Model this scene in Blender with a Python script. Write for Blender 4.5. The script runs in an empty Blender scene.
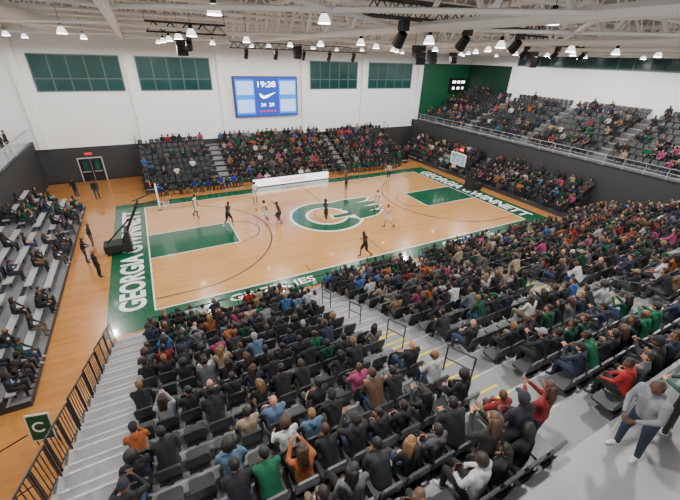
import bpy, math, random, numpy as np
from mathutils import Matrix, Vector
random.seed(7); np.random.seed(7)
SC=bpy.context.scene
COL=SC.collection
def link(o): COL.objects.link(o); return o
def empty(name,loc=(0,0,0)):
    e=bpy.data.objects.new(name,None); e.location=loc; e.empty_display_size=.2; return link(e)
# ------------------------------------------------------------ materials
def newmat(name):
    m=bpy.data.materials.new(name); m.use_nodes=True
    nt=m.node_tree; b=nt.nodes['Principled BSDF']; return m,nt,b
def mat(name,col,rough=.6,metal=0,var=.06,scale=3.,emit=0,emitcol=None,coat=0,bump=0):
    m,nt,b=newmat(name)
    b.inputs['Roughness'].default_value=rough; b.inputs['Metallic'].default_value=metal
    b.inputs['Coat Weight'].default_value=coat; b.inputs['Coat Roughness'].default_value=.07
    tc=nt.nodes.new('ShaderNodeTexCoord'); n=nt.nodes.new('ShaderNodeTexNoise'); n.inputs['Scale'].default_value=scale
    nt.links.new(tc.outputs['Object'],n.inputs['Vector'])
    mx=nt.nodes.new('ShaderNodeMix'); mx.data_type='RGBA'
    c=np.array(col[:3]); a=np.clip(c*(1-var),0,1); d=np.clip(c*(1+var),0,1)
    mx.inputs[6].default_value=(*a,1); mx.inputs[7].default_value=(*d,1)
    nt.links.new(n.outputs['Fac'],mx.inputs[0]); nt.links.new(mx.outputs[2],b.inputs['Base Color'])
    if emit:
        b.inputs['Emission Color'].default_value=(*(emitcol or col)[:3],1); b.inputs['Emission Strength'].default_value=emit
    if bump:
        bp=nt.nodes.new('ShaderNodeBump'); bp.inputs['Strength'].default_value=bump
        nt.links.new(n.outputs['Fac'],bp.inputs['Height']); nt.links.new(bp.outputs['Normal'],b.inputs['Normal'])
    return m
def woodmat(name,c1,c2,c3,rough=.22):
    m,nt,b=newmat(name)
    tc=nt.nodes.new('ShaderNodeTexCoord'); br=nt.nodes.new('ShaderNodeTexBrick')
    br.inputs['Scale'].default_value=1; br.inputs['Brick Width'].default_value=2.2; br.inputs['Row Height'].default_value=.2
    br.inputs['Mortar Size'].default_value=.002; br.inputs['Color1'].default_value=(*c1,1); br.inputs['Color2'].default_value=(*c2,1); br.inputs['Mortar'].default_value=(*c3,1)
    nt.links.new(tc.outputs['Object'],br.inputs['Vector'])
    n=nt.nodes.new('ShaderNodeTexNoise'); n.inputs['Scale'].default_value=.35; nt.links.new(tc.outputs['Object'],n.inputs['Vector'])
    mx=nt.nodes.new('ShaderNodeMix'); mx.data_type='RGBA'; mx.blend_type='MULTIPLY'; mx.inputs[0].default_value=.15
    nt.links.new(br.outputs['Color'],mx.inputs[6]); nt.links.new(n.outputs['Fac'],mx.inputs[7])
    nt.links.new(mx.outputs[2],b.inputs['Base Color']); b.inputs['Roughness'].default_value=rough
    b.inputs['Coat Weight'].default_value=.6; b.inputs['Coat Roughness'].default_value=.06
    return m
def rampmat(name,cols,mult,rough=.75):
    m,nt,b=newmat(name); oi=nt.nodes.new('ShaderNodeObjectInfo')
    mu=nt.nodes.new('ShaderNodeMath'); mu.operation='MULTIPLY'; mu.inputs[1].default_value=mult
    fr=nt.nodes.new('ShaderNodeMath'); fr.operation='FRACT'; r=nt.nodes.new('ShaderNodeValToRGB'); r.color_ramp.interpolation='CONSTANT'
    nt.links.new(oi.outputs['Random'],mu.inputs[0]); nt.links.new(mu.outputs[0],fr.inputs[0]); nt.links.new(fr.outputs[0],r.inputs[0])
    e=r.color_ramp.elements
    e[0].color=(*cols[0],1); e[1].color=(*cols[1],1); e[1].position=1/len(cols)
    for i in range(2,len(cols)):
        q=e.new(i/len(cols)); q.color=(*cols[i],1)
    nt.links.new(r.outputs[0],b.inputs['Base Color']); b.inputs['Roughness'].default_value=rough
    return m
def shirtmat():
    m,nt,b=newmat('cloth_shirt'); oi=nt.nodes.new('ShaderNodeObjectInfo')
    tc=nt.nodes.new('ShaderNodeTexCoord'); n=nt.nodes.new('ShaderNodeTexNoise'); n.inputs['Scale'].default_value=9
    nt.links.new(tc.outputs['Object'],n.inputs['Vector'])
    mr=nt.nodes.new('ShaderNodeMapRange'); mr.inputs[3].default_value=.6; mr.inputs[4].default_value=1.3; nt.links.new(n.outputs['Fac'],mr.inputs[0])
    mx=nt.nodes.new('ShaderNodeMix'); mx.data_type='RGBA'; mx.blend_type='MULTIPLY'; mx.inputs[0].default_value=1
    nt.links.new(oi.outputs['Color'],mx.inputs[6]); nt.links.new(mr.outputs[0],mx.inputs[7]); nt.links.new(mx.outputs[2],b.inputs['Base Color'])
    b.inputs['Roughness'].default_value=.85; return m
M={}
M['shirt']=shirtmat()
M['pants']=rampmat('cloth_pants',[(.008,.008,.01),(.012,.018,.04),(.02,.035,.08),(.009,.009,.011),(.05,.045,.04),(.012,.013,.02),(.14,.11,.07),(.01,.01,.01)],5.37,.85)
M['skin']=rampmat('skin',[(.42,.19,.11),(.12,.045,.022),(.5,.25,.15),(.07,.028,.015),(.22,.095,.05),(.46,.22,.13),(.09,.036,.02)],1.0,.5)
M['hair']=rampmat('hair',[(.006,.005,.005),(.010,.007,.006),(.04,.018,.009),(.007,.006,.005),(.013,.008,.006),(.17,.09,.035),(.008,.007,.007),(.06,.03,.015)],3.77,.6)
M['shoe']=rampmat('shoe_leather',[(.02,.02,.02),(.5,.5,.5),(.03,.03,.035)],9.1,.5)
M['dark']=mat('face_dark',(.02,.012,.01),.4)
M['hat']=rampmat('hat_cloth',[(.01,.01,.012),(.0,.05,.022),(.22,.22,.22),(.012,.012,.02),(.02,.02,.02),(.2,.14,.08)],7.7,.9)
M['phone']=mat('phone_glass',(.02,.02,.03),.15,emit=.4,emitcol=(.5,.6,.8))
BODYM=[M['shirt'],M['pants'],M['skin'],M['hair'],M['shoe'],M['dark'],M['hat'],M['phone']]
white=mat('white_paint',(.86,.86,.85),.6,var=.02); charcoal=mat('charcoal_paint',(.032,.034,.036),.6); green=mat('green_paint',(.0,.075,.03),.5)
deck=mat('roof_deck_paint',(.40,.41,.42),.7,var=.04)
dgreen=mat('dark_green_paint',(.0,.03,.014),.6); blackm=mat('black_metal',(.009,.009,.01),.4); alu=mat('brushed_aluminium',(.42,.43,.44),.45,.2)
alud=mat('dull_aluminium',(.17,.175,.18),.5,.2); concd=mat('dark_concrete',(.13,.13,.135),.75)
concrete=mat('concrete',(.25,.25,.255),.75,bump=.1,scale=6); conc2=mat('concourse_concrete',(.27,.27,.275),.5,scale=1.5,var=.15)
seatblk=mat('seat_plastic',(.022,.027,.028),.4); yellow=mat('nosing_yellow',(.75,.6,.03),.6); tan=mat('pale_paint',(.5,.5,.48),.6)
steelw=mat('white_steel',(.92,.92,.91),.5,var=.02); lampm=mat('lamp_lens',(1,1,1),.4,emit=30); lampsh=mat('lamp_shade',(.9,.9,.9),.4,emit=2.2)
mull=mat('window_mullion',(.08,.12,.12),.5)
# ------------------------------------------------------------ mesh builder
class MB:
    def __init__(s): s.v=[];s.f=[];s.m=[];s.mats=[]
    def mi(s,m):
        if m not in s.mats: s.mats.append(m)
        return s.mats.index(m)
    def add(s,v,f,m):
        o=len(s.v); s.v.extend([tuple(map(float,p)) for p in v]); k=s.mi(m)
        for q in f: s.f.append([o+i for i in q]); s.m.append(k)
    def box(s,c,d,m,R=None):
        x,y,z=[a/2 for a in d]
        V=[Vector((i*x,j*y,k*z)) for i in(-1,1) for j in(-1,1) for k in(-1,1)]
        if R is not None: V=[R@q for q in V]
        c=Vector(c); V=[q+c for q in V]
        s.add(V,[(0,1,3,2),(4,6,7,5),(0,4,5,1),(2,3,7,6),(0,2,6,4),(1,5,7,3)],m)
    def bb(s,lo,hi,m): s.box([(a+b)/2 for a,b in zip(lo,hi)],[b-a for a,b in zip(lo,hi)],m)
    def cyl(s,p0,p1,r,m,n=8,r1=None):
        p0=Vector(p0);p1=Vector(p1);w=(p1-p0).normalized(); a=w.orthogonal().normalized(); b=w.cross(a); r1=r if r1 is None else r1
        V=[];
        for p,rr in((p0,r),(p1,r1)):
            for i in range(n):
                t=2*math.pi*i/n; V.append(p+(a*math.cos(t)+b*math.sin(t))*rr)
        F=[(i,(i+1)%n,n+(i+1)%n,n+i) for i in range(n)]+[tuple(range(n))[::-1],tuple(range(n,2*n))]
        s.add(V,F,m)
    def poly(s,pts,z,m): s.add([(p[0],p[1],z) for p in pts],[list(range(len(pts)))],m)
    def rect(s,x0,y0,x1,y1,z,m): s.poly([(x0,y0),(x1,y0),(x1,y1),(x0,y1)],z,m)
    def arc(s,cx,cy,r,w,a0,a1,z,m,n=48):
        V=[];a0=math.radians(a0);a1=math.radians(a1)
        for i in range(n+1):
            t=a0+(a1-a0)*i/n
            V+= [(cx+(r-w/2)*math.cos(t),cy+(r-w/2)*math.sin(t),z),(cx+(r+w/2)*math.cos(t),cy+(r+w/2)*math.sin(t),z)]
        s.add(V,[(2*i,2*i+1,2*i+3,2*i+2) for i in range(n)],m)
    def obj(s,name,parent=None,smooth=False,bevel=0):
        me=bpy.data.meshes.new(name); me.from_pydata(s.v,[],s.f); 
        for m in s.mats: me.materials.append(m)
        me.polygons.foreach_set('material_index',s.m)
        if smooth: me.polygons.foreach_set('use_smooth',[True]*len(s.f))
        me.update(); o=link(bpy.data.objects.new(name,me))
        if parent: o.parent=parent
        return o
def textobj(name,body,m,length,height,loc,rot,parent=None,offset=.02,extr=0):
    cu=bpy.data.curves.new(name,'FONT'); cu.body=body; cu.align_x='CENTER'; cu.align_y='CENTER'; cu.offset=offset; cu.extrude=extr
    t=link(bpy.data.objects.new(name+'_tmp',cu)); bpy.context.view_layer.update()
    me=bpy.data.meshes.new_from_object(t.evaluated_get(bpy.context.evaluated_depsgraph_get()))
    bpy.data.objects.remove(t)
    co=np.array([v.co for v in me.vertices]); lo=co.min(0);hi=co.max(0)
    for v in me.vertices:
        v.co.x=(v.co.x-(lo[0]+hi[0])/2)*length/(hi[0]-lo[0]); v.co.y=(v.co.y-(lo[1]+hi[1])/2)*height/(hi[1]-lo[1])
    me.materials.clear(); me.materials.append(m)
    o=link(bpy.data.objects.new(name,me)); o.location=loc; o.rotation_euler=rot
    if parent: o.parent=parent
    return o
# ------------------------------------------------------------ room shell
woodO=woodmat('wood_floor_outer',(.56,.24,.06),(.47,.19,.045),(.3,.12,.03),.25)
woodI=woodmat('wood_floor_court',(.68,.345,.115),(.60,.29,.09),(.42,.2,.06),.22)
YF=17.5; XL=-22.3; XR=21.0; XG=30.4; XLG=-27; YN=-31; ZC=14.6
b=MB(); b.bb((XLG,YN,-.3),(XG,YF+.3,0),woodO); b.obj('floor')
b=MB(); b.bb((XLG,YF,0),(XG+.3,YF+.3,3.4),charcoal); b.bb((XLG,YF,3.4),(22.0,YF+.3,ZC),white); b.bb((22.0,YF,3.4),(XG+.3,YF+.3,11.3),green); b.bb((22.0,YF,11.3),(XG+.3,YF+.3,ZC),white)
b.obj('wall_far')
b=MB()
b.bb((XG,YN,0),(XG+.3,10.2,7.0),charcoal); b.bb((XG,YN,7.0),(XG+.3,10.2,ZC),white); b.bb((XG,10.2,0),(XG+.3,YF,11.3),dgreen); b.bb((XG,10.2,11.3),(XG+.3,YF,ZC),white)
b.obj('wall_right')
b=MB(); b.bb((XLG-.3,YN,0),(XLG,YF+.3,4.2),charcoal); b.bb((XLG-.3,YN,4.2),(XLG,YF+.3,ZC),white); b.obj('wall_left')
b=MB(); b.bb((XLG-.3,YN-.3,0),(XG+.3,YN,ZC),white); b.obj('wall_near')
b=MB(); b.bb((XLG-.3,YN-.3,ZC),(XG+.3,YF+.3,ZC+.3),deck)
for i in range(90):
    y=YN+.4+i*.54; b.bb((XLG,y,ZC-.06),(XG,y+.2,ZC),deck)
b.obj('ceiling')
b=MB(); b.bb((XR,-24,0),(XR+.25,YF,4.2),charcoal); b.bb((XR-.02,-24,4.2),(XR+.27,YF,4.3),blackm); b.obj('wall_gallery_right')
b=MB(); b.bb((XL-.25,-24,0),(XL,YF,4.0),charcoal); b.bb((XL-.27,-24,4.0),(XL+.02,YF,4.1),blackm); b.obj('wall_gallery_left')
b=MB(); b.bb((XLG,-24,3.8),(XL-.25,YF,4.0),conc2); b.obj('gallery_floor')
b=MB()
for x in (-21.6,-13.2,-4.9,4.4,12.5,21.3): b.bb((x-.3,YF-.35,3.4),(x+.3,YF,ZC),white)
b.obj('trim_pilasters')
b=MB(); b.bb((XLG,YF-.06,3.36),(22,YF,3.48),steelw); b.obj('trim_wainscot')
b=MB(); b.bb((-22.3,YF-.03,0),(XR,YF,.12),blackm); b.obj('baseboard_far')
glassd=mat('tinted_window_glass',(.008,.06,.055),.12,var=.45,scale=.5)
def window(name,x0,x1,z0,z1,y=YF-.02,n=4):
    b=MB(); b.bb((x0,y-.02,z0),(x1,y,z1),glassd)
    for i in range(n+1):
        x=x0+(x1-x0)*i/n; b.bb((x-.05,y-.07,z0),(x+.05,y,z1),mull)
    for z in (z0,(z0*.65+z1*.35),z1): b.bb((x0-.05,y-.07,z-.05),(x1+.05,y,z+.05),mull)
    b.obj(name)
window('window_1',-20.6,-13.9,8.3,11.2,n=5); window('window_2',-12.5,-5.9,8.3,11.2,n=5); window('window_3',5.3,11.6,8.3,11.2,n=5); window('window_4',13.3,20.0,8.3,11.2,n=5)
b=MB()
b.bb((XG-.04,-24,11.4),(XG,9.5,13.2),glassd)
for i in range(24): y=-24+i*1.45; b.bb((XG-.09,y-.05,11.4),(XG,y+.05,13.2),mull)
b.bb((XG-.09,-24,11.35),(XG,9.5,11.5),mull); b.obj('window_5')
def door(name,x,y):
    b=MB(); b.bb((x-1.05,y-.08,0.01),(x+1.05,y,2.35),tan); b.bb((x-.95,y-.12,0.01),(x-.02,y-.05,2.25),blackm); b.bb((x+.02,y-.12,0.01),(x+.95,y-.05,2.25),blackm)
    for s in(-1,1):
        b.bb((x+s*.5-.2,y-.13,1.1),(x+s*.5+.2,y-.11,2.0),glassd); b.bb((x+s*.5-.35,y-.2,.95),(x+s*.5+.35,y-.12,1.02),alu)
    b.obj(name)
door('door_1',-18.4,YF-.035)
b=MB(); b.bb((-18.7,YF-.08,2.6),(-18.1,YF-.02,2.8),mat('exit_sign_red',(.8,.05,.03),.4,emit=.6)); b.obj('exit_sign')
# ------------------------------------------------------------ court
courtE=empty('basketball_court')
wl=mat('court_white_line',(.82,.82,.8),.3); bl=mat('court_black_line',(.02,.02,.02),.3); gp=mat('court_green',(.0,.085,.035),.25,coat=.5)
b=MB(); b.rect(-16.5,-9.0,16.5,9.0,.004,gp); b.rect(-14.33,-7.62,14.33,7.62,.008,woodI)
z=.016
for s in(-1,1):
    x0=s*14.33; xf=s*8.54
    b.rect(min(x0,xf),-1.83,max(x0,xf),1.83,.012,gp)
    for y in(-1.83,1.83): b.rect(min(x0,xf),y-.04,max(x0,xf),y+.04,z,wl)
    b.rect(xf-.04,-1.83,xf+.04,1.83,z,wl)
    b.arc(xf,0,1.83,.07,90 if s>0 else -90,270 if s>0 else 90,z,bl)
    hx=s*12.75; a=78 
    b.arc(hx,0,6.75,.08,(180-a) if s>0 else -a,(180+a) if s>0 else a,z,bl)
    xa=hx-s*6.75*math.cos(math.radians(a)); ya=6.75*math.sin(math.radians(a))
    for y in(-ya,ya): b.rect(min(x0,xa),y-.035,max(x0,xa),y+.035,z,bl)
    b.rect(x0-.04,-7.62,x0+.04,7.62,z,wl)
for y in(-7.62,7.62): b.rect(-14.33,y-.04,14.33,y+.04,z,wl)
b.rect(-.03,-7.62,.03,7.62,z,bl); b.arc(0,0,1.83,.05,0,360,z,bl)
for s in(-1,1): b.rect(s*5.6-.03,-7.62,s*5.6+.03,-6.7,z,bl)
b.obj('court_surface',courtE)
b=MB(); cx=-.9
b.arc(cx,-.1,2.35,1.55,0,360,.020,wl,64); 
b.arc(cx,-.1,2.35,1.1,28,325,.024,gp,64); b.rect(cx+.2,-1.0,cx+2.7,-.1,.022,wl); b.rect(cx+.4,-.85,cx+2.6,-.25,.025,gp)
for k,(y0,y1,l) in enumerate([(2.5,1.6,4.6),(1.45,.55,5.0),(.4,-.5,4.7),(-.65,-1.5,4.1)]):
    for e,zz,mm in((.18,.021,wl),(0,.026,gp)):
        x0=.6+.25*k
        P=[(x0-e,y1-e-.3),(x0+1.6,y1-e*.8-.15),(l-.6,y1+.15-e),(l+e*1.5,y0-.1),(l-.9,y0+e),(x0+1.3,y0+e+.1),(x0-e,y0+e-.1)]
        b.poly(P,zz+k*.0015,mm)
b.obj('center_logo',courtE)
for nm,bd,x,rz in(('baseline_lettering_a','GEORGIA GWINNETT',-15.35,math.pi/2),('baseline_lettering_b','GEORGIA GWINNETT',15.35,-math.pi/2)):
    textobj(nm,bd,wl,14.4,1.3,(x,0,.012),(0,0,rz),courtE,.035)
textobj('sideline_lettering_a','GRIZZLIES',wl,5,.6,(-8.2,-8.3,.012),(0,0,0),courtE)
textobj('sideline_lettering_b','GRIZZLIES',wl,5,.6,(7,-8.3,.012),(0,0,0),courtE)
# ------------------------------------------------------------ hoops
rimm=mat('rim_orange',(.8,.15,.02),.4); padm=mat('pad_black',(.012,.014,.013),.5); netm=mat('net_white',(.8,.8,.8),.8)
gm,nt,bs=newmat('backboard_glass'); bs.inputs['Base Color'].default_value=(.4,.7,.9,1); bs.inputs['Alpha'].default_value=.35; bs.inputs['Roughness'].default_value=.05
def hoop(s):
    b=MB()
    b.bb((-3.7,-.5,.18),(-2.3,.5,.7),padm); b.bb((-2.4,-.55,.1),(-2.15,.55,1.5),padm)
    for x in(-3.5,-2.5):
        for y in(-.4,.4): b.cyl((x,y-.06,.1),(x,y+.06,.1),.1,blackm)
    b.cyl((-2.6,-.22,.7),(-1.2,-.22,3.25),.06,padm); b.cyl((-2.6,.22,.7),(-1.2,.22,3.25),.06,padm); b.cyl((-3.5,0,.7),(-1.9,0,2.2),.05,blackm)
    b.cyl((-1.5,-.22,2.9),(-.08,-.25,3.1),.045,blackm);b.cyl((-1.5,.22,2.9),(-.08,.25,3.1),.045,blackm); b.cyl((-1.5,0,3.3),(-.08,0,3.75),.045,blackm)
    b.bb((-.03,-.91,2.9),(0,.91,3.96),gm)
    for y in(-.91,.91): b.bb((-.06,y-.04,2.86),(.03,y+.04,4.0),wl)
    for zz in(2.9,3.96): b.bb((-.06,-.93,zz-.04),(.03,.93,zz+.04),wl)
    for y in(-.3,.3): b.bb((.0,y-.025,3.05),(.01,y+.025,3.5),wl)
    for zz in(3.07,3.5): b.bb((.0,-.3,zz-.025),(.01,.3,zz+.025),wl)
    b.bb((-.1,-.95,2.78),(.06,.95,2.9),padm); b.bb((0,-.1,2.95),(.16,.1,3.05),rimm)
    c=Vector((.38,0,3.05)); n=20
    for i in range(n):
        a0=2*math.pi*i/n;a1=2*math.pi*(i+1)/n
        b.cyl(c+Vector((math.cos(a0),math.sin(a0),0))*.23,c+Vector((math.cos(a1),math.sin(a1),0))*.23,.012,rimm,6)
        for d in(1,-1):
            a2=a0+d*2*math.pi/n; prev=c+Vector((math.cos(a0),math.sin(a0),0))*.23
            b.cyl(prev,c+Vector((math.cos(a2)*.14,math.sin(a2)*.14,-.4)),.005,netm,4)
    b.bb((-.5,-.35,4.05),(-.3,.35,4.5),blackm)
    red=mat('shot_clock_red',(1,.05,.02),.4,emit=3)
    b.bb((-.29,-.22,4.15),(-.28,-.04,4.4),red); b.bb((-.29,.04,4.15),(-.28,.22,4.4),red)
    o=b.obj('basketball_hoop'); o.location=(s*13.1,0,.02); o.rotation_euler=(0,0,0 if s<0 else math.pi); return o
hoop(-1); hoop(1)
# ------------------------------------------------------------ seats
def seat_base():
    b=MB()
    def rb(c,d,R=None):
        x,y,z=[q/2 for q in d]; k=min(x,z if z>y else y)*.25
        if z>y: P=[(-x+k,-z),(x-k,-z),(x,-z+k),(x,z-k),(x-k,z),(-x+k,z),(-x,z-k),(-x,-z+k)]; V=[Vector((p[0],-y,p[1])) for p in P]+[Vector((p[0],y,p[1])) for p in P]
        else: P=[(-x+k,-y),(x-k,-y),(x,-y+k),(x,y-k),(x-k,y),(-x+k,y),(-x,y-k),(-x,-y+k)]; V=[Vector((p[0],p[1],-z)) for p in P]+[Vector((p[0],p[1],z)) for p in P]
        if R: V=[R@v for v in V]
        V=[v+Vector(c) for v in V]
        b.add(V,[tuple(range(8)),tuple(range(8,16))]+[(i,(i+1)%8,8+(i+1)%8,8+i) for i in range(8)],seatblk)
    rb((0,.02,.43),(.44,.40,.05)); rb((0,-.22,.66),(.44,.04,.40),Matrix.Rotation(math.radians(10),3,'X'))
    b.bb((-.03,-.26,.0),(.03,-.2,.45),blackm); b.bb((-.2,-.24,.36),(.2,-.16,.41),blackm)
    return b
SB=seat_base()
def seats(name,tr,parent=None):
    V=np.array(SB.v);out=[];F=[];Mi=[]
    for k,(x,y,zz,a) in enumerate(tr):
        c,s=math.cos(a),math.sin(a)
        W=np.stack([V[:,0]*c-V[:,1]*s+x,V[:,0]*s+V[:,1]*c+y,V[:,2]+zz],1); out.append(W)
        o=k*len(V); F+=[[o+i for i in q] for q in SB.f]; Mi+=SB.m
    me=bpy.data.meshes.new(name); me.from_pydata(np.concatenate(out).tolist(),[],F)
    for m in SB.mats: me.materials.append(m)
    me.polygons.foreach_set('material_index',Mi); me.update(); o=link(bpy.data.objects.new(name,me)); 
    if parent: o.parent=parent
    return o
# ------------------------------------------------------------ humans
def capsule(p0,r0,p1,r1,n=10,h=3):
    p0=np.array(p0,float);p1=np.array(p1,float);w=p1-p0;L=np.linalg.norm(w); w=w/L if L>1e-6 else np.array([0,0,1.])
    a=np.cross(w,[1,0,0] if abs(w[0])<.9 else [0,1,0]); a/=np.linalg.norm(a); c=np.cross(w,a)
    V=[p0-w*r0]; rings=[]
    for i in range(1,h+1): t=-math.pi/2+math.pi/2*i/h; rings.append((p0+w*r0*math.sin(t),r0*math.cos(t)))
    for i in range(0,h): t=math.pi/2*i/h; rings.append((p1+w*r1*math.sin(t),r1*math.cos(t)))
    for ctr,r in rings:
        for k in range(n):
            q=2*math.pi*k/n; V.append(ctr+(a*math.cos(q)+c*math.sin(q))*r)
    V.append(p1+w*r1); F=[]
    for k in range(n): F.append((0,1+(k+1)%n,1+k))
    R=len(rings)
    for j in range(R-1):
        for k in range(n): F.append((1+j*n+k,1+j*n+(k+1)%n,1+(j+1)*n+(k+1)%n,1+(j+1)*n+k))
    e=len(V)-1
    for k in range(n): F.append((e,1+(R-1)*n+k,1+(R-1)*n+(k+1)%n))
    return np.array(V),F
class Acc:
    def __init__(s): s.V=[];s.F=[];s.M=[];s.n=0
    def add(s,V,F,m):
        s.V.append(np.array(V,float)); s.F+=[[s.n+i for i in q] for q in F]; s.M+=[m]*len(F); s.n+=len(V)
def ellipsoid(c,r,nu=14,nv=9):
    V=[];F=[]
    for j in range(nv+1):
        t=-math.pi/2+math.pi*j/nv
        for i in range(nu):
            p=2*math.pi*i/nu; V.append((math.cos(t)*math.cos(p)*r[0],math.cos(t)*math.sin(p)*r[1],math.sin(t)*r[2]))
    for j in range(nv):
        for i in range(nu): F.append((j*nu+i,j*nu+(i+1)%nu,(j+1)*nu+(i+1)%nu,(j+1)*nu+i))
    return np.array(V)+np.array(c),F
def head(acc,hc,yaw,pitch,hair):
    A=Acc()
    V,F=ellipsoid((0,0,0),(.077,.096,.118),16,12)
    zn=np.clip(-V[:,2]/.118,0,1); V[:,0]*=1-.3*zn**1.5; V[:,1]*=1-.12*zn; V[:,1]+=np.where(V[:,1]>0,.012*zn,0)
    br=(V[:,1]>.06)&(abs(V[:,2]-.012)<.02); V[br,1]-=.006
    A.add(V,F,2)
    V,F=capsule((0,.09,.012),.009,(0,.108,-.022),.014,6,2); A.add(V,F,2)
    for s in(-1,1):
        V,F=ellipsoid((s*.079,-.005,-.005),(.012,.02,.032),8,6); A.add(V,F,2)
        V,F=ellipsoid((s*.032,.083,.008),(.013,.008,.007),6,4); A.add(V,F,5)
    V,F=ellipsoid((0,.088,-.052),(.024,.008,.006),8,4); A.add(V,F,5)
    if hair!='bald':
        V,F=ellipsoid((0,-.008,.01),(.087,.104,.124) if hair!='afro' else (.12,.13,.15),18,12)
        Ff=[]
        for q in F:
            c=V[list(q)].mean(0)
            if c[2]>.065 or (c[1]<.02 and c[2]>-.075): Ff.append(q)
        A.add(V,Ff,6 if hair=='beanie' else 3)
        if hair=='long':
            for x in(-.045,0,.045):
                V,F=capsule((x,-.075,.03),.055,(x*1.3,-.10,-.24),.035,8,2); A.add(V,F,3)
            for s in(-1,1):
                V,F=capsule((s*.075,-.03,.03),.03,(s*.085,-.03,-.17),.022,6,2); A.add(V,F,3)
        if hair=='bun':
            V,F=ellipsoid((0,-.11,.08),(.045,.045,.045),10,6); A.add(V,F,3)
        if hair=='cap':
            V,F=ellipsoid((0,-.005,.035),(.092,.108,.105),16,10)
            A.add(V,[q for q in F if V[list(q)].mean(0)[2]>.035],6)
            V,F=ellipsoid((0,.115,.045),(.065,.075,.008),12,4); A.add(V,F,6)
        if hair=='beanie':
            V,F=ellipsoid((0,-.005,.045),(.094,.11,.11),16,10); A.add(V,[q for q in F if V[list(q)].mean(0)[2]>.03],6)
    V=np.concatenate(A.V); R=np.array(Matrix.Rotation(yaw,3,'Z')@Matrix.Rotation(pitch,3,'X')); V=V@R.T+np.array(hc)
    o=acc.n; acc.V.append(V); acc.F+=[[o+i for i in q] for q in A.F]; acc.M+=A.M; acc.n+=len(V)
def hand(acc,w,d,n,side,curl=.5):
    K=.9
    w=np.array(w,float);d=np.array(d,float);d/=np.linalg.norm(d);n=np.array(n,float);n-=d*(n@d);n/=np.linalg.norm(n);s=np.cross(d,n)*side
    V,F=ellipsoid((0,0,0),(1,1,1),10,6); P=w+K*(d*.05+V[:,[0]]*.040*s+V[:,[1]]*.055*d+V[:,[2]]*.016*n); acc.add(P,F,2)
    def rot(a): return d*math.cos(a)+n*math.sin(a)
    for k,L in enumerate((.066,.076,.07,.055)):
        L*=K; r=w+K*(d*.085+s*(.028-.0185*k)); p1=r+rot(curl*.6)*L*.55; p2=p1+rot(curl*1.6)*L*.5
        V,F=capsule(r,.009,p1,.008,5,1); acc.add(V,F,2); V,F=capsule(p1,.008,p2,.0065,5,1); acc.add(V,F,2)
    r=w+K*(d*.03+s*.03); p1=r+(s*.7+d*.7)*.032+n*.01; p2=p1+(d*.9+s*.2+n*.3)*.027
    V,F=capsule(r,.011,p1,.010,5,1); acc.add(V,F,2); V,F=capsule(p1,.010,p2,.008,5,1); acc.add(V,F,2)
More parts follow.
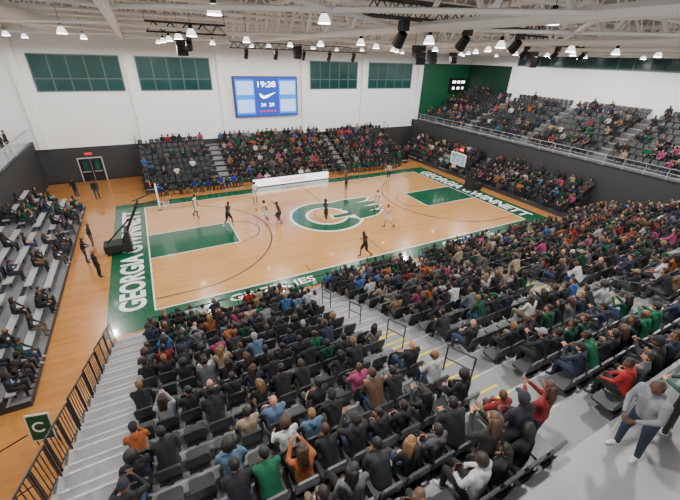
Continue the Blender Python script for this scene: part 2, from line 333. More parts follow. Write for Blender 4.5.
def human(name,J,outfit='casual',hair='short',yaw=0,pitch=0,voxel=.022,bulk=1.0,curl=.5,extra=None,palm=None,hood=False):
    """J joints: pelvis,waist,chest,neck,head, and pairs sh,el,wr,hip,kn,an,toe as [right(+x),left(-x)]"""
    S=[]
    def seg(a,ra,c,rc,m): S.append((np.array(a,float),ra*1.0,np.array(c,float),rc*1.0,m))
    k=bulk; pel=np.array(J['pelvis']);wa=np.array(J['waist']);ch=np.array(J['chest'])
    ax=np.array(J['sh'][0],float)-np.array(J['sh'][1],float); ax/=np.linalg.norm(ax); hx=np.array(J['hip'][0],float)-np.array(J['hip'][1],float); hx/=np.linalg.norm(hx)
    for s in(1,-1):
        seg(pel+hx*.055*s,.115*k,wa+ax*.05*s,.100*k,0); seg(wa+ax*.05*s,.100*k,ch+ax*.085*s,.108*k,0)
    seg(ch+ax*.1,.09*k,ch-ax*.1,.09*k,0)
    seg(ch,.09,J['neck'],.06,0); seg(J['neck'],.052,np.array(J['head'])-np.array([0,0,.04]),.05,2)
    if hood:
        nk=np.array(J['neck']); seg(nk+np.array([.05,-.06,.0]),.055,nk+np.array([-.05,-.06,.0]),.055,0); seg(nk+np.array([0,-.08,-.03]),.07,nk+np.array([0,-.1,-.08]),.05,0)
    for i in(0,1):
        sh,el,wr,hip,kn,an,toe=[np.array(J[q][i],float) for q in('sh','el','wr','hip','kn','an','toe')]
        seg(ch+(sh-ch)*.5,.075*k,sh,.062*k,0)
        if outfit in('player',): 
            seg(sh,.056,el,.042,2); seg(el,.042,wr,.028,2)
        elif outfit=='tee':
            mid=sh+(el-sh)*.65; seg(sh,.062*k,mid,.056,0); seg(mid,.046,el,.042,2); seg(el,.042,wr,.028,2)
        else:
            seg(sh,.062*k,el,.05,0); cu=el+(wr-el)*.9; seg(el,.05,cu,.037,0); seg(cu,.03,wr,.028,2)
        if outfit=='player':
            mid=hip+(kn-hip)*.8; seg(hip,.105,mid,.095,0); seg(mid,.066,kn,.055,2); seg(kn,.055,kn+(an-kn)*.35,.054,2); seg(kn+(an-kn)*.35,.054,kn+(an-kn)*.75,.04,2); seg(kn+(an-kn)*.75,.042,an,.04,4)
        else:
            seg(hip,.098*k,kn,.066,1); seg(kn,.064,kn+(an-kn)*.35,.06,1); seg(kn+(an-kn)*.35,.06,an,.047,1)
        d=toe-an; seg(an+np.array([0,0,-.02]),.045,toe,.036,4); seg(an-d*.25+np.array([0,0,-.035]),.036,toe,.036,4)
    A=Acc()
    for p0,r0,p1,r1,m in S:
        V,F=capsule(p0,r0,p1,r1,12,4); A.add(V,F,0)
    me=bpy.data.meshes.new('tmp'); me.from_pydata(np.concatenate(A.V).tolist(),[],A.F); o=link(bpy.data.objects.new('tmp',me))
    md=o.modifiers.new('r','REMESH'); md.mode='VOXEL'; md.voxel_size=voxel
    sm=o.modifiers.new('s','SMOOTH'); sm.factor=.5; sm.iterations=3
    bpy.context.view_layer.update(); ev=o.evaluated_get(bpy.context.evaluated_depsgraph_get()); em=ev.to_mesh()
    V=np.empty(len(em.vertices)*3); em.vertices.foreach_get('co',V); V=V.reshape(-1,3); F=[list(p.vertices) for p in em.polygons]; ev.to_mesh_clear()
    bpy.data.objects.remove(o); bpy.data.meshes.remove(me)
    C=np.array([V[f].mean(0) for f in F]); best=np.full(len(C),1e9); mi=np.zeros(len(C),int)
    for p0,r0,p1,r1,m in S:
        w=p1-p0; t=np.clip(((C-p0)@w)/max(w@w,1e-9),0,1); dd=np.linalg.norm(C-(p0+t[:,None]*w),axis=1)-(r0+(r1-r0)*t)
        q=dd<best; best[q]=dd[q]; mi[q]=m
    A=Acc(); A.V.append(V); A.n=len(V); A.F=F; A.M=mi.tolist()
    head(A,J['head'],yaw,pitch,hair)
    for i,sd in((0,1),(1,-1)):
        wr=np.array(J['wr'][i],float); d=wr-np.array(J['el'][i],float); n=palm[i] if palm else (-.8*sd,.1,-.5); hand(A,wr,d,n,sd,curl)
    if extra: extra(A)
    me=bpy.data.meshes.new(name); me.from_pydata(np.concatenate(A.V).tolist(),[],A.F)
    for m in BODYM: me.materials.append(m)
    me.polygons.foreach_set('material_index',A.M); me.polygons.foreach_set('use_smooth',[True]*len(A.F)); me.update(); return me
def phone_at(p,n=(0,1,0)):
    def f(A):
        V=[(p[0]+i*.04,p[1]+j*.005,p[2]+k*.075) for i in(-1,1) for j in(-1,1) for k in(-1,1)]
        A.add(V,[(0,1,3,2),(4,6,7,5),(0,4,5,1),(2,3,7,6),(0,2,6,4),(1,5,7,3)],7)
    return f
def sitJ(lean=.05,arms='lap',tw=0,knee=.12):
    J=dict(pelvis=(0,0,.55),waist=(0,-.02+lean*.4,.73),chest=(0,-.02+lean*.9,.93-lean*.1),neck=(0,-.01+lean*1.15,1.09-lean*.2),head=(0,.02+lean*1.3,1.23-lean*.25))
    sy=-.01+lean; sz=1.02-lean*.15
    J['sh']=[(.185,sy,sz),(-.185,sy,sz)]
    D=dict(lap=(((.25,.08+lean*.5,.78),(.11,.30,.64)),)*2, knees=(((.2,.34,.66),(.05,.5,.70)),)*2, phone=(((.22,.16+lean,.83),(.07,.38+lean,1.02)),)*2,
      clap=(((.27,.14+lean,.86),(.05,.36+lean,1.0)),)*2, cross=(((.25,.12+lean,.83),(-.06,.24+lean,.86)),((.25,.12+lean,.80),(-.04,.27+lean,.80))),
      thigh=(((.25,.10+lean*.6,.77),(.14,.38,.63)),)*2, chin=(((.2,.3,.68),(.05,.16+lean*1.3,1.0)),((.25,.08+lean,.77),(.1,.32,.64))),
      up=(((.28,.05,1.2),(.25,.12,1.47)),((.28,.05,1.2),(.22,.12,1.47))))[arms]
    J['el']=[D[0][0],(-D[1][0][0],D[1][0][1],D[1][0][2])]; J['wr']=[D[0][1],(-D[1][1][0],D[1][1][1],D[1][1][2])]
    J['hip']=[(.09,.03,.54),(-.09,.03,.54)]; J['kn']=[(knee,.44,.52),(-knee,.44,.52)]; J['an']=[(knee,.41,.10),(-knee,.43,.10)]; J['toe']=[(knee+.03,.54,.036),(-knee-.03,.56,.036)]
    return J
SIT=[]
for i,(ln,ar,hr,hy,bk,of) in enumerate([(.02,'lap','short',0,1.05,'casual'),(.25,'knees','short',.3,1.1,'casual'),(.05,'phone','long',-.1,.95,'casual'),(.1,'clap','cap',.2,1.1,'casual'),
   (.0,'cross','bald',-.3,1.15,'casual'),(.08,'thigh','long',.4,.92,'casual'),(.15,'chin','beanie',0,1.05,'casual'),(.02,'lap','bun',.6,.95,'tee'),(.04,'thigh','afro',-.5,1.,'casual'),
   (.22,'knees','short',0,1.15,'casual'),(.0,'lap','short',.1,1.08,'tee'),(.05,'lap','long',-.9,.93,'casual'),(.1,'thigh','short',.9,1.12,'casual'),(.03,'up','short',0,1.05,'casual')]):
    SIT.append(human('seated_spectator_body_%d'%i,sitJ(ln,ar,0,.1+.04*(i%3)),of,hr,hy,-.1 if ar!='phone' else -.25,.024,bk,.5,phone_at((0,.47,1.06)) if ar=='phone' else None,hood=(i%3==0)))
def stJ(arms='side',lean=0,stance=.12,step=0):
    J=dict(pelvis=(0,0,.97),waist=(0,lean*.4,1.13),chest=(0,lean*.8,1.33),neck=(0,.01+lean*1.1,1.49),head=(0,.03+lean*1.3,1.635))
    J['sh']=[(.19,lean,1.42),(-.19,lean,1.42)]; J['hip']=[(.095,0,.94),(-.095,0,.94)]
    J['kn']=[(stance,.03+step*.6,.51),(-stance,.03-step*.2,.50)]; J['an']=[(stance,-.02+step*.8,.09),(-stance,-.02-step*1.1,.09+abs(step)*.2)]
    J['toe']=[(J['an'][0][0]+.03,J['an'][0][1]+.15,.036),(J['an'][1][0]-.03,J['an'][1][1]+.13,.036+abs(step)*.05)]
    D=dict(side=(((.25,lean-.03,1.14),(.26,lean+.05,.90)),)*2,phone=(((.24,lean+.15,1.2),(.06,lean+.36,1.42)),)*2,hold=(((.26,lean+.08,1.14),(.08,lean+.3,1.08)),)*2,
      rail=(((.25,lean+.04,1.15),(.09,lean+.26,1.02)),)*2,hips=(((.36,lean-.06,1.18),(.2,lean+.05,1.02)),)*2,
      run=(((.25,-.2,1.18),(.24,.0,1.02)),((.26,.15,1.2),(.18,.35,1.32))),guard=(((.48,.1,1.35),(.68,.25,1.5)),((.45,.1,1.3),(.62,.25,1.25))),
      dribble=(((.3,.08,1.16),(.38,.32,1.0)),((.27,.05,1.15),(.25,.28,1.1))))[arms]
    J['el']=[D[0][0],(-D[1][0][0],D[1][0][1],D[1][0][2])]; J['wr']=[D[0][1],(-D[1][1][0],D[1][1][1],D[1][1][2])]
    return J
def crouch(J,dz=.14,w=.3):
    J=dict(J)
    for k in('pelvis','waist','chest','neck','head'): J[k]=(J[k][0],J[k][1],J[k][2]-dz)
    for k in('sh','el','wr','hip'): J[k]=[(a,b_,c-dz) for a,b_,c in J[k]]
    J['kn']=[(w*.85,.22,.50-dz*.3),(-w*.85,.2,.50-dz*.3)]; J['an']=[(w,.0,.09),(-w,-.05,.09)]; J['toe']=[(w+.04,.15,.036),(-w-.04,.1,.036)]
    return J
ST=[human('standing_body_a',stJ('side'),'casual','short',.1,0,.022,1.05),human('standing_body_b',stJ('phone',.02),'casual','long',0,-.1,.022,.95,extra=phone_at((0,.46,1.5))),
    human('standing_body_c',stJ('hold',.05),'casual','cap',-.2,-.1,.022,1.1),human('standing_body_d',stJ('rail',.14,.15,.04),'casual','short',.15,-.15,.016,1.12,hood=True),human('standing_body_e',stJ('hips'),'casual','bald',0,0,.022,1.12)]
denim=mat('dark_denim',(.012,.02,.045),.85,var=.3,scale=12)
ST[3].materials[1]=denim; ST[3].materials[4]=mat('white_trainer',(.5,.5,.5),.5)
PL=[human('player_body_run',stJ('run',.1,.1,.35),'player','short',.1,0,.02,.98),human('player_body_guard',crouch(stJ('guard',.12)),'player','short',0,0,.02,.98),
    human('player_body_dribble',crouch(stJ('dribble',.16),.1,.22),'player','short',.2,-.1,.02,.98),human('player_body_stand',stJ('hold',.03),'player','afro',0,0,.02,.98),human('player_body_stride',stJ('side',.06,.1,.22),'player','short',-.3,0,.02,.98)]
PAL=[(.009,.009,.011)]*18+[(.018,.02,.024)]*6+[(.012,.018,.04)]*4+[(0,.04,.02)]*4+[(.0,.09,.04),(.12,.125,.13),(.24,.24,.24),(.38,.38,.38),(.55,.55,.53),(.17,.01,.01),(.28,.012,.01),(.03,.08,.24),(.08,.14,.22),(.18,.11,.06),(.3,.23,.15),(.07,.035,.02),(.3,.08,.02),(.1,.1,.11),(.06,.06,.07),(.3,.04,.12)]
def place(me,name,x,y,z,a,col,parent=None,sc=1):
    o=bpy.data.objects.new(name,me); COL.objects.link(o); o.location=(x,y,z); o.rotation_euler=(0,0,a); o.color=(*col,1); o.scale=(sc,sc,sc)
    if parent: o.parent=parent
    return o
def sit(x,y,z,a,parent,pal=PAL):
    me=random.choice(SIT[:13]) if random.random()<.99 else SIT[13]
    place(me,'seated_spectator',x+random.uniform(-.03,.03),y+random.uniform(-.02,.02),z-.02,a+random.uniform(-.15,.15),random.choice(pal),parent,random.uniform(.92,1.04))
# ------------------------------------------------------------ near stand
Y0=-9.9;TD=.84;Z0=.45;RS=.335;NR=16
def rowyz(i): return Y0-TD*i, Z0+RS*i
b=MB()
X0,X1=-16.0,20.95
for i in range(NR):
    y,zz=rowyz(i); b.bb((X0,y-TD-.02,zz-RS-.05 if i else 0),(X1,y,zz),concrete); b.bb((X0,y-.03,zz-.03),(X1,y+.012,zz+.004),alu)
yb,zb=rowyz(NR); b.bb((X0,-30.9,zb-.3),(X1,yb+.02,zb),conc2)
for i in range(NR): y,zz=rowyz(i); b.bb((X0-.06,y-TD,0),(X0,y,zz),charcoal)
b.bb((X0-.06,-30.9,0),(X0,yb,zb),charcoal)
AIS=[(-16,-14.7),(-7.7,-6.6),(-.4,.7),(7.0,8.1),(14.4,15.5)]
for a0,a1 in AIS:
    for i in range(NR):
        y,zz=rowyz(i); b.bb((a0,y,zz-RS),(a1,y+TD*.42,zz-RS/2),concrete)
        ym=y+TD*.42; mm=yellow if (i>8 and a0>-10) else alu
        b.bb((a0+.1,ym-.05,zz-RS/2),(a1-.1,ym+.005,zz-RS/2+.006),mm)
        b.bb((a0+.1,y-.05,zz),(a1-.1,y+.015,zz+.007),mm)
b.obj('grandstand')
def inais(x,m=.3): return any(a0-m+.08<x<a1+m-.08 for a0,a1 in AIS)
tr=[];crowd=empty('spectator_crowd')
for i in range(NR):
    y,zz=rowyz(i); x=-14.35
    while x<20.5:
        if not inais(x):
            tr.append((x,y-.56,zz,0))
            p=.84
            if i>=4 and (-8.9<x<-5.4): p=.3
            if i<=1 and x<-7: p=.6
            if x<-13.2 and i>6: p=.45
            if i>=9 and x>1.5: p=.8
            if i in(10,11) and x>-6: p=.5
            if random.random()<p: sit(x,y-.56,zz,0,crowd)
        x+=.53
seats('stadium_seating',tr)
def railing(name,path,h=1.05,post=1.2,picket=0,m=blackm,r=.025,mids=(.5,)):
    b=MB()
    for (p,q) in zip(path[:-1],path[1:]):
        p=Vector(p);q=Vector(q);L=(q-p).length;n=max(1,round(L/post)); up=Vector((0,0,h))
        b.cyl(p+up,q+up,r,m,6)
        for k in mids: b.cyl(p+up*k,q+up*k,r*.7,m,5)
        for i in range(n+1): t=p.lerp(q,i/n); b.cyl(t,t+up,r,m,6)
        if picket:
            np_=int(L/picket)
            for i in range(np_): t=p.lerp(q,(i+.5)/np_); b.cyl(t+up*.12,t+up,r*.45,m,4)
    return b.obj(name)
for k in range(8):
    i=k*2; y,zz=rowyz(i); y2,z2=rowyz(i+2)
    railing('stair_guardrail',[(X0+.05,y+.0,zz),(X0+.05,y2+.12,z2-.0)],1.05,.9,.16,mids=(.12,))
for xa,xb in((-14.5,-7.9),(-6.5,-.6),(.9,6.9),(8.2,14.3)): railing('front_guardrail',[(xa,-9.8,0),(xb,-9.8,0)],1.15,1.3,0)
for a0,a1 in AIS[1:]:
    for i in(3,6,9,12):
        y,zz=rowyz(i); y2,z2=rowyz(i+1); xm=(a0+a1)/2
        b=MB(); b.cyl((xm,y-.1,zz),(xm,y-.1,zz+.85),.022,blackm,6); b.cyl((xm,y2-.1,z2),(xm,y2-.1,z2+.85),.022,blackm,6); b.cyl((xm,y-.1,zz+.85),(xm,y2-.1,z2+.85),.025,blackm,6); b.cyl((xm,y-.1,zz+.45),(xm,y2-.1,z2+.45),.018,blackm,6)
        b.obj('aisle_handrail')
gl,nt,bs=newmat('clear_glass'); bs.inputs['Base Color'].default_value=(.7,.8,.8,1); bs.inputs['Alpha'].default_value=.3; bs.inputs['Roughness'].default_value=.05
b=MB()
for x0 in np.arange(-6.3,19,1.5):
    b.bb((x0,yb-.12,zb+.08),(x0+1.42,yb-.1,zb+1.0),gl); b.cyl((x0-.04,yb-.11,zb),(x0-.04,yb-.11,zb+1.05),.025,alu)
b.bb((-6.4,yb-.14,zb+1.03),(19.2,yb-.07,zb+1.07),blackm); b.obj('concourse_balustrade')
# ------------------------------------------------------------ far stand
b=MB(); tr=[];crowd2=empty('spectator_crowd')
FA=[(-7.2,-6.2),(6.2,7.2)]
for i in range(8):
    y=11.2+.78*i; zz=.35+.36*i; b.bb((-14,y,0),(16,min(y+.78,YF-.08),zz),charcoal); b.bb((-14,y,zz-.06),(16,y+.2,zz+.004),alu)
    for a0,a1 in FA: b.bb((a0,y-.3,0),(a1,y,zz-.18),concrete); b.bb((a0,y,zz),(a1,y+.5,zz+.01),concrete)
    x=-13.7
    while x<15.8:
        if not any(a0-.25<x<a1+.25 for a0,a1 in FA):
            tr.append((x,y+.5,zz,math.pi))
            p=.3 if x<-6 else (.9 if x<6.5 else .6)
            if x<-10: p=.18
            if random.random()<p: sit(x,y+.5,zz,math.pi,crowd2)
        x+=.53
for s in(-14.05,16.0): b.bb((s,11.2,0),(s+.06,YF-.1,1.2),blackm)
b.obj('grandstand'); seats('stadium_seating',tr)
railing('stand_end_rail',[(-14.1,11.3,.3),(-14.1,17.3,3.2)],1.0,1.0); railing('stand_end_rail',[(16.1,11.3,.3),(16.1,17.3,3.2)],1.0,1.0)
tr=[];bench=empty('team_bench_crowd')
for x in np.arange(-13,14.5,.62):
    if -5.2<x<4.4: continue
    tr.append((x,10.2,0,math.pi))
    if random.random()<.9: sit(x,10.2,0,math.pi,bench,[(.005,.015,.2),(.01,.01,.01),(.4,.4,.4),(0,.05,.025),(.01,.03,.35)] if x<-5 else [(.01,.01,.01),(.5,.5,.5),(0,.06,.03)])
for x in np.arange(-4.4,3.8,.75): tr.append((x,9.95,0,math.pi)); sit(x,9.95,0,math.pi,bench)
seats('courtside_chairs',tr)
led=mat('led_white',(.85,.85,.9),.4,emit=2); redm=mat('led_red',(.7,.02,.03),.4,emit=1)
b=MB(); b.bb((-4.6,9.1,.04),(3.7,9.18,.8),led); b.bb((-4.6,9.18,.74),(3.7,9.5,.8),blackm)
for x in(-4.6,-1.8,.9,3.6): b.bb((x,9.12,0),(x+.08,9.5,.74),blackm)
b.bb((-4.62,9.08,.0),(3.72,9.1,.08),blackm)
tb=b.obj('scorers_table')
t=textobj('led_text','COURTSIDE',redm,2.6,.36,(-.4,9.085,.45),(math.pi/2,0,0),None); t.parent=tb
# ------------------------------------------------------------ right baseline stand
b=MB(); tr=[];crowd3=empty('spectator_crowd')
for i in range(5):
    x=17.7+.65*i; zz=.35+.36*i; b.bb((x,-8.8,0),(x+.64,14.5,zz),charcoal); b.bb((x,-8.8,zz-.04),(x+.1,14.5,zz+.004),alud)
    y=-8.5
    while y<14.3:
        if not(2.2<y<3.2):
            tr.append((x+.42,y,zz,math.pi/2))
            if random.random()<.75: sit(x+.42,y,zz,math.pi/2,crowd3)
        y+=.53
b.obj('grandstand'); seats('stadium_seating',tr)
# ------------------------------------------------------------ right gallery
b=MB(); tr=[];crowd4=empty('spectator_crowd'); b.bb((XR+.27,-24,3.9),(22.2,YF-.02,4.1),conc2)
for i in range(9):
    x=22.1+.92*i; zz=4.35+.38*i; b.bb((x,-23.9,3.9),(min(x+.93,XG-.02),YF-.02,zz),concd); b.bb((x-.01,-23.9,zz-.05),(x+.06,YF-.02,zz+.004),alu)
    y=-23
    while y<17.0:
        if not any(a<y<a+1.1 for a in(-16,-8,0,8)):
            tr.append((x+.55,y,zz,math.pi/2))
            if random.random()<(.3 if y>4 else .42)*(1 if i<6 else .8): sit(x+.55,y,zz,math.pi/2,crowd4)
        y+=.55
b.obj('gallery_terrace'); seats('stadium_seating',tr)
railing('gallery_railing',[(XR+.12,-23.9,4.3),(XR+.12,17.3,4.3)],.85,1.5,0,alu,.022,(.3,.6))
b=MB()
for y0 in np.arange(-23.9,16,1.5): b.bb((XL-.14,y0,4.15),(XL-.12,y0+1.42,5.1),gl); b.cyl((XL-.13,y0-.04,4.11),(XL-.13,y0-.04,5.15),.025,alu)
b.bb((XL-.18,-24,5.1),(XL-.08,17.4,5.15),alu); b.obj('gallery_balustrade')
for y,c in((14,0),(12.6,2),(9,1),(6.5,2),(4,4)): place(ST[c],'standing_spectator',XL-.9,y,4.0,-math.pi/2,random.choice(PAL))
# ------------------------------------------------------------ left bleachers
b=MB(); crowd5=empty('spectator_crowd')
for i in range(5):
    x=-18.7-.7*i; zz=.28+.33*i; b.bb((x-.7,-11.8,0),(x,9.5,zz),charcoal); b.bb((x-.7,-11.8,zz-.02),(x+.01,9.5,zz+.01),alud)
    for (ya,yb2) in((-11.7,-5.2),(-4.2,2.2),(3.2,9.4)):
        b.bb((x-.62,ya,zz+.36),(x-.32,yb2,zz+.42),alu)
        for yy in np.arange(ya+.3,yb2,1.4): b.bb((x-.5,yy-.03,zz),(x-.44,yy+.03,zz+.36),blackm)
        y=ya+.3
        while y<yb2-.2:
            if random.random()<(.34 if i<4 else .2): sit(x-.47,y,zz-.02,-math.pi/2,crowd5,PAL[:33])
            y+=.6
b.obj('bleachers')
# ------------------------------------------------------------ players etc
W_=(.62,.64,.62);K_=(.012,.014,.016)
def pl(i,x,y,a,c,nm='basketball_player',sc=1.1): return place(PL[i],nm,x,y,.03,math.radians(a),c,None,sc)
pl(4,-10.7,3.9,-120,W_); pl(0,-8.7,1.1,-60,K_); pl(3,-5.5,5.1,180,W_); pl(2,-5.7,.7,80,W_); pl(1,-4.9,.2,90,K_)
pl(3,-1.5,-1.2,90,K_); pl(0,-1.6,-7.4,80,K_); pl(4,3.6,-.9,90,W_); pl(0,2.5,-4.2,70,W_)
place(ST[4],'referee',3.7,5.0,.03,math.radians(100),(.05,.05,.05)); place(ST[0],'referee',9.8,6.4,.03,math.radians(120),(.3,.3,.3))
ball=mat('ball_orange',(.6,.2,.05),.6)
V,F=ellipsoid((0,0,0),(.12,.12,.12),16,10); b=MB(); b.add(V,F,ball); o=b.obj('basketball',smooth=True); o.location=(-6.4,1.35,.95)
for x,y,i,a in((-17.0,-2.9,0,-60),(-17.8,-.7,2,-80),(-17.6,1.4,4,-90),(-17.9,11.5,0,180),(-19.5,12.5,2,150)): place(ST[i],'standing_attendant',x,y,0,math.radians(a),(.012,.012,.014))
# concourse people
place(ST[3],'standing_man',-6.62,yb-.42,zb,math.radians(75),(.17,.18,.2),None,1.03)
place(ST[2],'standing_man',-5.5,yb-.55,zb,math.radians(5),(.015,.06,.045),None,1.0)
for x,i,c in((-9.2,1,(.012,.012,.012)),(-8.5,2,(.012,.012,.02)),(-7.9,1,(.2,.015,.015)),(-4.5,0,(.02,.02,.02)),(-3.6,2,(.05,.1,.2)),(-2.6,1,(.3,.3,.3)),(-1.7,2,(.02,.02,.02))):
    y,zz=rowyz(15); place(ST[i],'standing_spectator',x,(y-.35) if x<-7.5 else yb-.5,zz if x<-7.5 else zb,random.uniform(-.2,.2),c)
# sign and stanchions
b=MB(); R=Matrix.Rotation(math.radians(-10),3,'X')
b.box((0,0,.85),(.68,.03,1.05),mat('sign_white',(.75,.75,.75),.5),R); b.box((0,-.02,.86),(.6,.03,.94),green,R)
b.cyl((-.28,0,.75),(-.32,.0,0),.018,blackm); b.cyl((.28,0,.75),(.32,0,0),.018,blackm); b.cyl((0,.1,1.2),(0,.5,0),.018,blackm)
b.arc(0,0,.17,.07,40,320,0,wl,24)
n=len(b.v); 
for k in range(n-50,n):
    v=b.v[k]; q=R@Vector((v[0],-.045,v[1])); b.v[k]=(q.x,q.y,q.z+.9)
o=b.obj('easel_sign'); o.location=(-17.9,-13.8,0); o.rotation_euler=(0,0,math.radians(-14))
for x,y in((-19.4,-14.6),(-18.9,-16.5),(-20.8,-14.4)):
    b=MB(); b.cyl((0,0,0),(0,0,.04),.18,blackm,20); b.cyl((0,0,.04),(0,0,.95),.03,blackm,12); b.cyl((0,0,.95),(0,0,1.02),.04,blackm,12); b.box((0.7,0,.92),(1.3,.006,.05),blackm); o=b.obj('crowd_stanchion'); o.location=(x,y,0); o.rotation_euler=(0,0,math.radians(25))
# ------------------------------------------------------------ screens
def em(name,c,s):
    return mat(name,(.01,.01,.01),.5,emit=s,emitcol=c,var=0)
scr=em('screen_blue',(.0,.07,.6),1.3); scw=em('screen_pale',(.4,.6,.95),2.2); scm=em('screen_mid',(.02,.24,.9),1.8); wt=em('screen_white',(1,1,1),5)
b=MB(); y=YF-.45; b.bb((-3.78,y,5.5),(3.48,y+.44,9.62),blackm); b.bb((-3.7,y-.02,5.55),(3.4,y,9.55),scr)
for x0,x1 in((-3.6,-1.55),(1.25,3.3)): b.bb((x0,y-.04,5.8),(x1,y-.02,9.3),scm); b.bb((x0+.12,y-.05,7.8),(x1-.12,y-.03,9.15),scw); b.bb((x0+.12,y-.05,6.0),(x1-.12,y-.03,7.3),scw)
for k in range(5): b.bb((-1.1+k*.42,y-.04,6.0),(-.85+k*.42,y-.03,6.15),redm)
P=[(-1.0,7.95),(-.9,7.6),(-.65,7.4),(-.3,7.42),(.9,8.05),(-.3,7.7),(-.62,7.66),(-.8,7.85)]
b.add([(px,y-.05,pz) for px,pz in P],[(0,1,2,6,7),(2,3,5,6),(3,4,5)],wt)
vs=b.obj('video_scoreboard')
for nm,tx,l,h,zz in(('clock','19:28',2.0,.55,8.85),('score','34  29',1.5,.35,6.75)):
    t=textobj(nm,tx,wt,l,h,(-.15,y-.06,zz),(math.pi/2,0,0),None,.0); t.parent=vs
b=MB(); b.bb((26.9,YF-.3,7.6),(29.9,YF-.02,9.6),blackm)
for k,(xx,zz,ww) in enumerate(((27.3,8.9,.6),(28.2,8.9,.5),(29.0,8.9,.6),(27.4,8.1,.4),(28.3,8.1,.4),(29.2,8.1,.3))): b.bb((xx,YF-.32,zz),(xx+ww,YF-.3,zz+.3),wt)
b.obj('scoreboard_panel')
# ------------------------------------------------------------ ceiling steel
def truss(b,p0,p1,zb_,zt,m,r=.07,panel=1.6):
    p0=Vector((*p0,0));p1=Vector((*p1,0));L=(p1-p0).length;n=int(L/panel)
    b.cyl((p0.x,p0.y,zb_),(p1.x,p1.y,zb_),r,m,6); b.cyl((p0.x,p0.y,zt),(p1.x,p1.y,zt),r,m,6)
    for i in range(n):
        a=p0.lerp(p1,i/n);c=p0.lerp(p1,(i+1)/n)
        b.cyl((a.x,a.y,zb_),((a.x+c.x)/2,(a.y+c.y)/2,zt),r*.6,m,5); b.cyl(((a.x+c.x)/2,(a.y+c.y)/2,zt),(c.x,c.y,zb_),r*.6,m,5)
b=MB()
for x in(-21.6,-13.2,-4.9,4.4,12.5,21.3,29): truss(b,(x,YN+.2),(x,YF-.4),12.6,14.3,steelw,.14,2.2)
for y in np.arange(-28,17,4.2): truss(b,(XLG+.2,y),(XG-.2,y),13.5,14.45,steelw,.07,1.3)
for k,x in enumerate((-21.6,-13.2,-4.9,4.4,12.5)):
    for y in(-20,-7,6): b.cyl((x,y,12.6),(x+8.4,y+6.4,12.6),.06,steelw,5); b.cyl((x+8.4,y,12.6),(x,y+6.4,12.6),.06,steelw,5)
b.obj('roof_trusses')
b=MB(); b.cyl((-17.5,YN+1,13.1),(-17.5,YF-.5,13.1),.38,steelw,18); b.cyl((17,YN+1,13.1),(17,YF-.5,13.1),.38,steelw,18); b.obj('air_duct',smooth=False)
def lighttruss(name,x0,x1,y,z):
    b=MB()
    for dy in(-.2,.2): truss(b,(x0,y+dy),(x1,y+dy),z-.2,z+.2,blackm,.03,.6)
    n=int((x1-x0)/1.2)
    for i in range(n+1):
        x=x0+(x1-x0)*i/n; b.cyl((x,y-.2,z-.2),(x,y+.2,z-.2),.025,blackm,5); b.cyl((x,y,z+.2),(x,y,14.4),.012,blackm,4) if i%2==0 else None
        if i%2: b.bb((x-.12,y-.12,z-.5),(x+.12,y+.12,z-.25),blackm); b.cyl((x,y,z-.55),(x,y+.25,z-.85),.14,blackm,10,.17); b.cyl((x,y+.25,z-.85),(x,y+.26,z-.87),.12,lampm,10)
    b.obj(name)
lighttruss('lighting_truss',-7,0.5,-14.9,12.95); lighttruss('lighting_truss',-6,6,6.5,12.3); lighttruss('lighting_truss',6,13,-9,12.9); lighttruss('lighting_truss',-12,-8.5,-4,12.7)
def speaker(x,y,z):
    b=MB()
    for k in range(3): b.box((0,-.05*k,-.32*k),(.7,.42,.3),blackm,Matrix.Rotation(math.radians(8*k),3,'X'))
    b.cyl((-.3,0,.15),(-.3,0,14.5-z),.01,blackm,4); b.cyl((.3,0,.15),(.3,0,14.5-z),.01,blackm,4)
    o=b.obj('line_array_speaker'); o.location=(x,y,z)
for x,y in((-9.5,6),(0,8),(2,-6),(9,1),(12,-6),(16,6)): speaker(x,y,12.3)
me=None
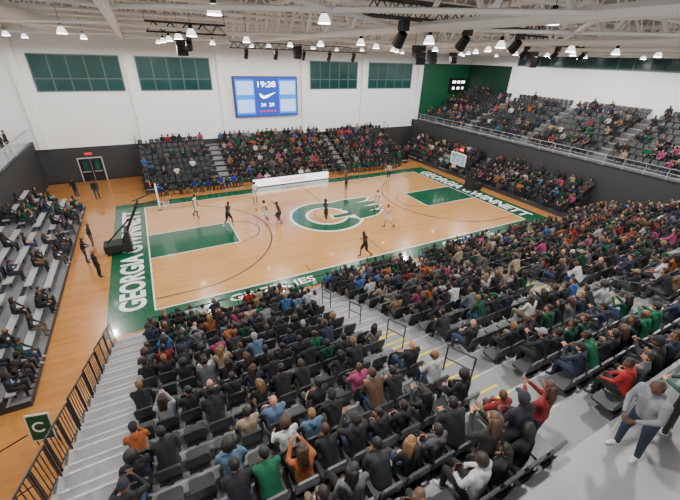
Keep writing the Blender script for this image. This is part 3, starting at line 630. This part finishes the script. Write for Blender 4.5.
def lamp(x,y,z,li):
    global me
    if me is None:
        b=MB(); b.cyl((0,0,.42),(0,0,.26),.07,blackm,12,.09); b.cyl((0,0,.26),(0,0,.13),.09,lampsh,18,.17); b.cyl((0,0,.13),(0,0,0),.17,lampsh,18,.21); b.cyl((0,0,-.015),(0,0,.0),.2,lampm,18); b.cyl((0,0,.42),(0,0,14.5-z),.01,blackm,4)
        o=b.obj('high_bay_lamp'); me=o.data
    else: o=link(bpy.data.objects.new('high_bay_lamp',me))
    o.location=(x,y,z)
    if li:
        L=bpy.data.lights.new('lamp_light','SPOT'); L.energy=LP; L.spot_size=math.radians(178); L.spot_blend=.15; L.shadow_soft_size=.2; L.color=(1,.975,.94)
        lo=link(bpy.data.objects.new('bulb',L)); lo.parent=o; lo.location=(0,0,-.06)
LP=2100
for i,x in enumerate((-19.5,-15.4,-10.5,-7,-2.5,1.5,6.5,10.5,15,19,24.5)):
    for j,y in enumerate((-22,-17.2,-12.2,-7,-2.2,3,8,13.2)):
        if math.hypot(x+12.9,y+24.7)<8.5 and (i+j)%2: continue
        if i%2==0 or j%2==0: lamp(x,y,12.3 if math.hypot(x+12.9,y+24.7)>14 else 12.7,(i+j)%2==0)
# ------------------------------------------------------------ world + camera
w=bpy.data.worlds.new('World'); SC.world=w; w.use_nodes=True; w.node_tree.nodes['Background'].inputs[0].default_value=(.5,.55,.6,1); w.node_tree.nodes['Background'].inputs[1].default_value=.3
yaw,pitch,roll,F=.4985,.5013,.0337,352.4
f=Vector((math.sin(yaw)*math.cos(pitch),math.cos(yaw)*math.cos(pitch),-math.sin(pitch))); r=Vector((math.cos(yaw),-math.sin(yaw),0)); u=r.cross(f)
r2=r*math.cos(roll)+u*math.sin(roll); u2=r2.cross(f)
cd=bpy.data.cameras.new('camera'); cam=link(bpy.data.objects.new('camera',cd)); cd.sensor_width=36; cd.lens=36*F/680; cd.clip_start=.05; cd.clip_end=300
Mx=Matrix((( r2.x,u2.x,-f.x,-12.91),(r2.y,u2.y,-f.y,-24.67),(r2.z,u2.z,-f.z,11.74),(0,0,0,1))); cam.matrix_world=Mx
SC.camera=cam
